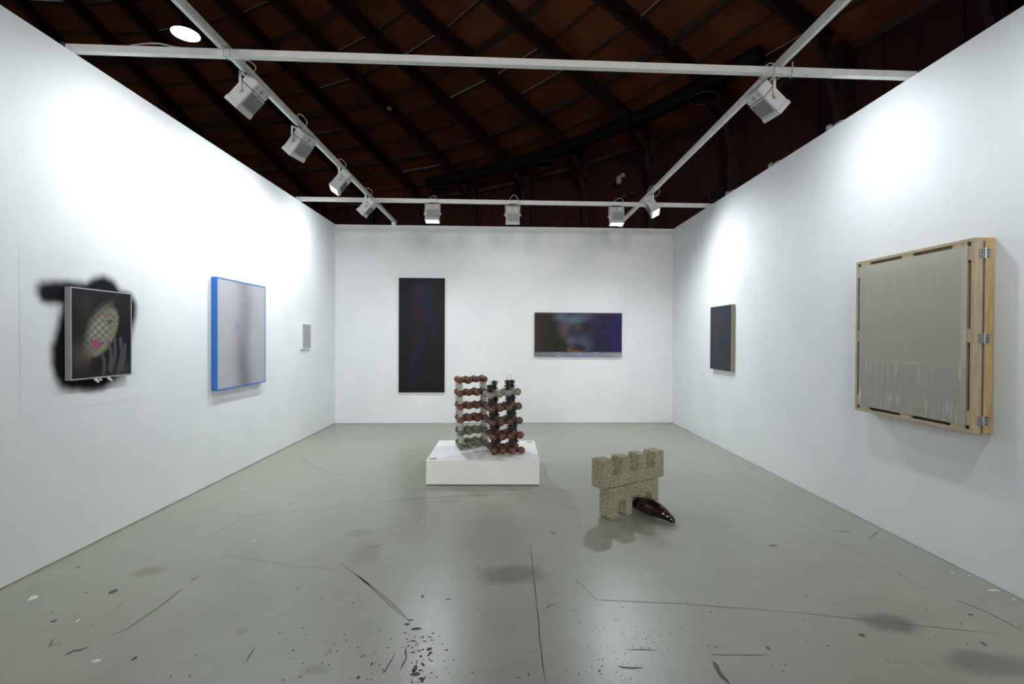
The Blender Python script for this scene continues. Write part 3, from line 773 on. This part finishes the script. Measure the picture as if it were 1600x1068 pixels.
# small picture near the corner, left wall
off = .03
nT = L_at(472.5, 504.7, off); nB = L_at(472.5, 545.5, off); fT = L_at(486, 505.8, off)
t_, w, h = picture('small pale grey picture with white edge on left wall near the corner', 'picture', nT - LNRM * off, fT - LNRM * off, nT.z, nB.z, LNRM, off, 'small_picture')
box('frame', (0, -off / 2, h / 2), (w, off, h), M['white_frame'], t_, .002)
base3 = blobs(srgb(158, 160, 160), [(.5, .5, .25, .3, 0, (150, 142, 164), .5), (.42, .6, .12, .1, 0, (182, 164, 158), .6), (.5, .4, .1, .12, 0, (140, 130, 170), .5)], h / w)
paint_grid('print', Matrix.Translation((0, -off - .001, h / 2)), w - .03, h - .03, 24, base3, vcol('small_dotted_print', .5, fine=lambda t, c: t.mix(t.math('MULTIPLY', t.math('GREATER_THAN', t.noise(t.coord(), 90), .5), .25), c, (.2, .2, .22, 1))), t_)

# portrait behind clear grey-edged box, left wall, over a sprayed blot
off = .042
nT = L_at(110, 448.3, off); nB = L_at(110, 594.6, off); fT = L_at(205.8, 457.3, off); fB = L_at(205.8, 585.5, off)
zt = (nT.z + fT.z) / 2; zb = (nB.z + fB.z) / 2
t_, w, h = picture('dark portrait of a half-hidden face with grey fingers in a grey edged box', 'painting', nT - LNRM * off, fT - LNRM * off, zt, zb, LNRM, off, 'portrait_box')
fw = .010
for c, s in (((0, -off / 2, h - fw / 2), (w, off, fw)), ((0, -off / 2, fw / 2), (w, off, fw)),
             ((-w / 2 + fw / 2, -off / 2, h / 2), (fw, off, h - 2 * fw)), ((w / 2 - fw / 2, -off / 2, h / 2), (fw, off, h - 2 * fw))):
    box('frame_side', c, s, M['grey_frame'], t_, .001)
def seg_d(x, y, pts):
    best = 9e9
    for (ax, ay), (bx, by) in zip(pts, pts[1:]):
        dx, dy = bx - ax, by - ay; q = max(0, min(1, ((x - ax) * dx + (y - ay) * dy) / (dx * dx + dy * dy)))
        best = min(best, math.hypot(x - ax - q * dx, y - ay - q * dy))
    return best
FING = [[(712, 690), (728, 745), (720, 830)], [(760, 600), (778, 700), (765, 800)], [(800, 568), (806, 690), (775, 815)],
        [(843, 575), (852, 680), (828, 815)], [(876, 620), (868, 720), (850, 810)]]
def base1(u, v):
    s = u / (.86 + .14 * u); x = 490 + 425 * s; y = 236 + 610 * v
    c = lerp(srgb(36, 32, 32), srgb(20, 17, 20), .5 + .9 * noise.noise(Vector((x / 150, y / 150, 0))))
    c = lerp(c, srgb(18, 18, 26), sm(x, 780, 860) * sm(y, 380, 430))
    c = lerp(c, srgb(88, 82, 72), .6 * math.exp(-((x - 560) / 75) ** 2 - ((y - 690) / 90) ** 2))
    c = lerp(c, srgb(56, 52, 52), .5 * math.exp(-((x - 600) / 80) ** 2 - ((y - 330) / 110) ** 2))
    dx, dy = x - 712, y - 520; ca, sa = math.cos(R(23)), math.sin(R(23))
    a, b = dx * ca + dy * sa, -dx * sa + dy * ca
    e = math.sqrt((a / 104) ** 2 + (b / 208) ** 2)
    chk = (math.floor(x / 27) + math.floor(y / 27)) % 2
    face = srgb(130, 128, 114) if chk else srgb(110, 107, 94)
    face = lerp(face, srgb(126, 120, 76), .6 * sm(a, 40, 95) + .4 * sm(y, 600, 700))
    face = lerp(face, srgb(172, 172, 164), .35 * math.exp(-((x - 690) / 60) ** 2 - ((y - 500) / 70) ** 2) * chk)
    k = 1 - sm(e, .82 if a > 0 else .55, 1.02 if a > 0 else 1.30)
    c = lerp(c, face, k)
    bd_ = abs(y - (400 + (x - 740) * .12 + ((x - 740) / 80) ** 2 * 12))
    c = lerp(c, srgb(120, 88, 84), .55 * (1 - sm(bd_, 5, 16)) * sm(x, 650, 690) * (1 - sm(x, 795, 815)))
    c = lerp(c, srgb(58, 50, 48), .9 * math.exp(-((x - 768) / 34) ** 2 - ((y - 449) / 8) ** 2))
    c = lerp(c, srgb(200, 200, 196), .5 * math.exp(-((x - 768) / 24) ** 2 - ((y - 464) / 8) ** 2))
    c = lerp(c, srgb(30, 34, 42), .95 * math.exp(-((x - 766) / 16) ** 2 - ((y - 464) / 12) ** 2))
    c = lerp(c, srgb(96, 96, 84), .5 * math.exp(-((x - 632) / 22) ** 2 - ((y - 436) / 10) ** 2))
    q = 14; lx, ly = math.floor(x / q) * q + q / 2, math.floor(y / q) * q + q / 2
    l = min(((lx - 660) / 30) ** 2 + ((ly - 606) / 26) ** 2, ((lx - 688) / 26) ** 2 + ((ly - 618) / 20) ** 2, ((lx - 668) / 28) ** 2 + ((ly - 632) / 18) ** 2)
    if l < 1: c = lerp(srgb(160, 84, 116), srgb(124, 66, 86), ((math.floor(x / q) + math.floor(y / q)) % 2) * .8)
    hd = min(seg_d(x, y, f) for f in FING)
    c = lerp(c, srgb(84, 78, 82), .8 * (1 - sm(hd, 7, 15)))
    c = lerp(c, srgb(70, 66, 68), .6 * math.exp(-((x - 860) / 70) ** 2 - ((y - 820) / 80) ** 2))
    return c
paint_grid('painted_panel', Matrix.Translation((0, -off + .0025, h / 2)), w - 2 * fw, h - 2 * fw, 150, base1, canvas, t_)
for ux, n in ((.44, 5), (.63, 3)):
    bm = bmesh.new()
    for i in range(n):
        bmesh.ops.create_icosphere(bm, subdivisions=2, radius=.011 - .001 * i, matrix=Matrix.Translation(((ux - .5) * w + (i - n / 2) * .013, -off + .008, -.006 - .010 * ((i * 7) % 3))))
    mesh_obj('white_drip', bm, M['white_frame'], t_, True)
# sprayed blot on the wall itself
POLY = [(262, 215), (300, 188), (430, 180), (600, 195), (650, 160), (720, 142), (790, 180), (830, 235), (905, 262), (940, 330), (940, 420), (915, 520),
        (880, 700), (800, 850), (715, 915), (640, 925), (500, 922), (430, 905), (385, 830), (362, 740), (370, 620), (400, 500), (432, 410), (446, 330), (350, 325), (290, 310), (262, 265)]
PW = []
for (x, y) in POLY:
    q = L_at(x * .2247, 400 + y * .2247); PW.append((q.y, q.z))
y0, y1 = min(p[0] for p in PW) - .12, max(p[0] for p in PW) + .12; z0, z1 = min(p[1] for p in PW) - .12, max(p[1] for p in PW) + .12
def sdf(py_, pz_):
    d = 9e9; ins = False; n = len(PW)
    for i in range(n):
        (ax, ay), (bx, by) = PW[i], PW[(i + 1) % n]
        dx, dy = bx - ax, by - ay; q = max(0, min(1, ((py_ - ax) * dx + (pz_ - ay) * dy) / (dx * dx + dy * dy)))
        d = min(d, math.hypot(py_ - ax - q * dx, pz_ - ay - q * dy))
        if (ay > pz_) != (by > pz_) and py_ < (bx - ax) * (pz_ - ay) / (by - ay) + ax: ins = not ins
    return -d if ins else d
ts = NT('sprayed_black_on_wall'); at = ts.node('ShaderNodeAttribute', attribute_name='Paint')
v = ts.node('ShaderNodeNewGeometry').outputs['Position']; f = ts.noise(v, 2.0, 3); g = ts.noise(v, 220, 2)
wallc = ts.ramp(f, [(.3, WALL_A), (.7, WALL_B)])
k = ts.math('MULTIPLY', at.outputs['Fac'], 1.0)
k = ts.math('ADD', k, ts.math('MULTIPLY', ts.math('MULTIPLY', ts.math('SUBTRACT', g, .5), .6), ts.math('MULTIPLY', k, ts.math('SUBTRACT', 1.0, k))))
ts.set(ts.mix(k, wallc, (.009, .010, .011, 1)), .8, Specular_IOR_Level=.1)
o = None
base_y = (y0 + y1) / 2
mw = Matrix((Vector((ld.x, ld.y, 0)), -LNRM, Vector((0, 0, 1)))).transposed().to_4x4()
ctr = LN + ld * ((base_y - LN.y) / ld.y); ctr = Vector((ctr.x, ctr.y, (z0 + z1) / 2)) + LNRM * .0008
sp = thing('spray_blot', 'soft-edged black sprayed blot on left wall behind the portrait', 'wall painting', m4=Matrix.Translation(ctr) @ mw)
def fs(u, v):
    d = sdf(y0 + (y1 - y0) * u, z1 - (z1 - z0) * v) + .010 * noise.noise(Vector((u * 14, v * 14, 1)))
    k = (1 - sm(d, -.03, .05)) * sm(min(u, 1 - u, v, 1 - v), 0, .03); return (k, k, k)
paint_grid('sprayed_paint', Matrix.Identity(4), y1 - y0, z1 - z0, 110, fs, ts.m, sp)

# ------------------------------------------------------------------ plinth
PX0, PX1, PY0, PY1, PH = -.845, .352, 5.085, 6.085, .26
pl = thing('plinth', 'low white square plinth on the floor under the bead sculptures', 'plinth', ((PX0 + PX1) / 2, (PY0 + PY1) / 2, 0))
pw, pd = PX1 - PX0, PY1 - PY0
box('body', (0, 0, .008 + (PH - .008 - .018) / 2), (pw - .003, pd - .003, PH - .026), M['plinth'], pl, .001)
box('base_shadow_gap', (0, 0, .004), (pw - .03, pd - .03, .008), M['slot'], pl)
box('top', (0, 0, PH - .009), (pw, pd, .018), M['plinth'], pl, .002)
for px, py in ((676.5, 716.5), (828, 690.5)):
    q = onz(px, py, PH) - pl.location
    box('nameplate', (q.x, q.y, PH + .002), (.07, .045, .004), M['grey_frame'], pl)

# ------------------------------------------------------------------ bead sculptures
def bead_mesh(r, seed):
    bm = bmesh.new(); bmesh.ops.create_icosphere(bm, subdivisions=3, radius=r)
    for v_ in bm.verts:
        n = noise.noise(v_.co * 30 + Vector((seed, 0, 0))); d = v_.co.normalized()
        crease = math.exp(-(d.z / .10) ** 2) * .04 + math.exp(-((d.x - .25) / .07) ** 2) * .03
        v_.co *= 1 + n * .07 - crease
    return bm
BEADS = {}
def bead(parent, p, r, mat, kind):
    k = (mat.name, random.randint(0, 1))
    if k not in BEADS:
        o = mesh_obj('bead', bead_mesh(.042, len(BEADS) * 3.1), mat, None, True); BEADS[k] = o
    else: o = share(BEADS[k])
    o.parent = parent; o.location = p; s = r / .042; o.scale = (s, s, s * .97)
    o.rotation_euler = (random.uniform(-.5, .5), random.uniform(-.5, .5), random.uniform(0, 6)); return o
def neck(bm, a, b, r=.017):
    a, b = Vector(a), Vector(b); d = b - a
    add_cyl(bm, a, b, r, None, 8)
    for u in (.42, .5, .58): add_cyl(bm, a + d * (u - .025), a + d * (u + .025), r * 1.5, None, 10)
def at_level(c, z): return Vector((c[0], c[1], z))
# left sculpture: ring chains of red-brown beads on four pale insulator columns
FLc, BLc, FRc, BRc = (-.520, 5.58), (-.575, 5.80), (-.250, 5.79), (-.290, 5.965)
o1 = thing('bead_sculpture', 'lattice of red-brown and grey-green beads on four pale ribbed columns, left on plinth', 'sculpture', (-.41, 5.77, PH))
ZS = [PH + .042 + .151 * i for i in range(6)]
def loc(v, o): return Vector(v) - o.location
for i, z in enumerate(ZS):
    mt = M['green_bead'] if i < 2 else M['rust_bead']
    lean = -.0035 * i
    def q(c, dz=0): return loc((c[0] + lean, c[1], z + dz), o1)
    ring = []
    for A, B, n in ((FLc, FRc, 3), (FRc, BRc, 1), (BRc, BLc, 3), (BLc, FLc, 1)):
        for kk in range(n):
            u = kk / n; jz = random.uniform(-.008, .008) if kk else 0
            ring.append(q((A[0] + (B[0] - A[0]) * u, A[1] + (B[1] - A[1]) * u), jz))
    for p_ in ring: bead(o1, p_, random.uniform(.039, .043), mt, 'a')
    mid = [(ring[0] + ring[-1]) / 2 + Vector((0, 0, .004)), (ring[3] + ring[4]) / 2 + Vector((0, 0, .004))]
    for p_ in mid: bead(o1, p_, .034, mt, 'a')
    extra = q(((FRc[0] + BRc[0]) / 2 + .055, (FRc[1] + BRc[1]) / 2 - .10)) if i in (2, 3, 4) else None
    bm = bmesh.new()
    for a_, b_ in zip(ring, ring[1:] + ring[:1]): neck(bm, a_, b_)
    mesh_obj('bead_links', bm, M['green_bead'] if i < 2 else M['neck'], o1, True)
def ins_prof(z0, z1, r=.024):
    n = 4; out = [(r * .7, z0)]
    for k in range(n):
        a = z0 + (z1 - z0) * (k + .15) / n; b = z0 + (z1 - z0) * (k + .5) / n; c = z0 + (z1 - z0) * (k + .85) / n
        out += [(r * .62, a), (r * 1.45, b - .004), (r * 1.45, b + .001), (r * .62, c)]
    return out + [(r * .7, z1)]
for c, top in ((FLc, 5), (BLc, 5), (FRc, 5), (BRc, 5)):
    for i in range(top):
        z0, z1 = ZS[i] + .034, ZS[i + 1] - .034
        bm = bmesh.new(); add_lathe(bm, ins_prof(z0, z1), 14, Matrix.Translation(loc((c[0] - .0035 * (i + .5), c[1], 0), o1)))
        mesh_obj('insulator', bm, M['insulator'], o1, True)
    bm = bmesh.new(); add_cyl(bm, loc((c[0], c[1], ZS[0]), o1), loc((c[0] - .018, c[1], ZS[5]), o1), .006, None, 6); mesh_obj('rod', bm, M['steel'], o1)
# right sculpture: grey-green and brown beads on four dark lumpy columns
o2 = thing('bead_sculpture', 'lattice of brown beads with pale top row on dark knobbly columns, right on plinth', 'sculpture', (0, 5.5, PH))
cols = [(-.134, 5.345), (.0625, 5.37), (-.095, 5.62), (.105, 5.61)]
F4 = [(-.134, 5.345), (-.035, 5.36), (.0625, 5.37), (.165, 5.40)]
B4 = [(-.195, 5.60), (-.095, 5.62), (.010, 5.63), (.105, 5.61)]
Z2 = [PH + .043 + .153 * i for i in range(5)]
mats2 = ['rust_bead', 'rust_bead', 'brown_bead', 'brown_bead', 'pale_bead']
for i, z in enumerate(Z2):
    mt = M[mats2[i]]; ln = -.011 * i; tl = .010 * i
    def q2(c, dz=0): return loc((c[0] + ln, c[1], z + dz + tl * ((c[0] + .134) / .3)), o2)
    Fr = [q2(c, random.uniform(-.004, .004)) for c in F4]; Ba = [q2(c) for c in B4]
    sides = [q2(((F4[0][0] * .6 + B4[0][0] * .4), 5.345 * .6 + 5.60 * .4)), q2((F4[2][0] * .5 + B4[3][0] * .5, 5.49)), q2((-.155, 5.56))]
    for p_ in Fr: bead(o2, p_, random.uniform(.041, .045), mt, 'b')
    for p_ in Ba: bead(o2, p_, .040, mt, 'b')
    for p_ in sides[:2]: bead(o2, p_, .038, mt, 'b')
    bm = bmesh.new()
    for ch_ in (Fr, Ba, [Fr[0], sides[0], Ba[0]], [Fr[2], sides[1], Ba[3]]):
        for a_, b_ in zip(ch_, ch_[1:]): neck(bm, a_, b_, .018)
    mesh_obj('bead_links', bm, M['pale_bead'] if i == 4 else M['neck'], o2, True)
for ci, c in enumerate(cols):
    for i in range(5):
        tl0 = .010 * i * ((c[0] + .134) / .3); tl1 = .010 * (i + 1) * ((c[0] + .134) / .3)
        z0 = Z2[i] + .036 + tl0; z1 = (Z2[i + 1] - .036 + tl1) if i < 4 else z0 + (.085, .11, .10, .085)[ci]
        bm = bmesh.new(); x = c[0] - .011 * (i + .5)
        m0 = Matrix.Translation(loc((x, c[1], 0), o2))
        add_lathe(bm, [(.012, z0), (.024, z0 + .006), (.024, z1 - .006), (.012, z1)], 10, m0)
        nn = 4
        for k in range(nn):
            zz = z0 + (z1 - z0) * (k + .5) / nn
            add_lathe(bm, [(.022, zz - .008), (.036, zz - .005), (.036, zz + .003), (.022, zz + .008)], 8, m0 @ Matrix.Rotation(k * .9 + ci, 4, 'Z'))
            for j in range(3):
                an = j * 2.1 + k * 1.3 + i
                add_box(bm, (.035 * math.cos(an), .035 * math.sin(an), zz), (.018, .018, .016), m0, .003)
        mesh_obj('knobbly_insulator', bm, M['dark_ceramic'], o2, True)
    bm = bmesh.new(); add_cyl(bm, loc((c[0], c[1], Z2[0]), o2), loc((c[0] - .058, c[1], Z2[4] + .19 + .03 * (ci % 2)), o2), .0035, None, 6); mesh_obj('rod', bm, M['steel'], o2)

# ------------------------------------------------------------------ stone castle and glass horn
ud = Vector((.8486, .5291, 0)); vd = Vector((-.5291, .8486, 0))
def extrude_profile(bm, prof, thick, m4, bevel=.004, seg=1):
    a = [bm.verts.new(m4 @ Vector((x, 0, z))) for x, z in prof]; b = [bm.verts.new(m4 @ Vector((x, thick, z))) for x, z in prof]
    bm.faces.new(a); bm.faces.new(b); n = len(prof)
    for i in range(n): bm.faces.new((a[i], a[(i + 1) % n], b[(i + 1) % n], b[i]))
    bmesh.ops.recalc_face_normals(bm, faces=bm.faces[:])
    if bevel: bmesh.ops.bevel(bm, geom=bm.edges[:], offset=bevel, segments=seg, affect='EDGES')
def castle_piece(name, label, origin, prof, thick, bev):
    m = Matrix((ud, vd, Vector((0, 0, 1)))).transposed().to_4x4(); m.translation = origin
    t_ = thing(name, label, 'sculpture', m4=m)
    bm = bmesh.new(); extrude_profile(bm, prof, thick, Matrix.Identity(4), bev)
    mesh_obj('stone', bm, M['stone'], t_); return t_
H1 = .268; nh = .138; n2 = .162; ch = .022
prof = [(ch, 0), (.116, 0), (.116, nh), (.211, nh), (.211, .010), (.222, 0), (.276, 0), (.2856, .010), (.2856, n2), (.368, n2), (.368, 0), (.449, 0), (.449, n2), (.533, n2), (.533, 0),
        (.605, 0), (.622, .018), (.622, H1), (0, H1), (0, ch)]
castle_piece('stone_gate_block', 'speckled granite block with three square gateways, standing on the floor', (.874, 4.098, 0), prof, .118, .004)
H2 = .243; nd = .14
prof = [(0, 0), (.772, 0), (.772, H2), (.647, H2), (.647, H2 - nd), (.540, H2 - nd), (.540, H2), (.444, H2), (.444, H2 - nd), (.337, H2 - nd), (.337, H2), (.2335, H2),
        (.2335, H2 - nd), (.125, H2 - nd), (.125, H2), (0, H2)]
castle_piece('stone_battlement', 'speckled granite battlement with four merlons, resting on the gate block', Vector((.816, 4.086, H1)), prof, .136, .003)
hp = [(1.115, 4.40, .060), (1.150, 4.345, .068), (1.190, 4.285, .079), (1.240, 4.225, .083), (1.290, 4.170, .078), (1.335, 4.120, .064), (1.375, 4.080, .042), (1.402, 4.050, .026), (1.418, 4.035, .020)]
hr = [.034, .046, .063, .075, .070, .056, .037, .025, .014]
P2 = smooth_pts(hp, 5); rr = []
for i in range(len(hp) - 1):
    for k in range(5): u = k / 5; u = u; rr.append(hr[i] + (hr[i + 1] - hr[i]) * u)
rr.append(hr[-1])
rr = [sum(rr[max(0, i - 2):i + 3]) / len(rr[max(0, i - 2):i + 3]) for i in range(len(rr))]; rr[-1] = .006
org = Vector((1.24, 4.2, 0))
hn = thing('glass_horn', 'dark red-brown glossy glass horn poking out of the middle gateway', 'sculpture', org)
bm = bmesh.new(); add_tube(bm, [p_ - org for p_ in P2], rr, 24)
o = mesh_obj('horn_body', bm, M['glass_red'], hn, True)
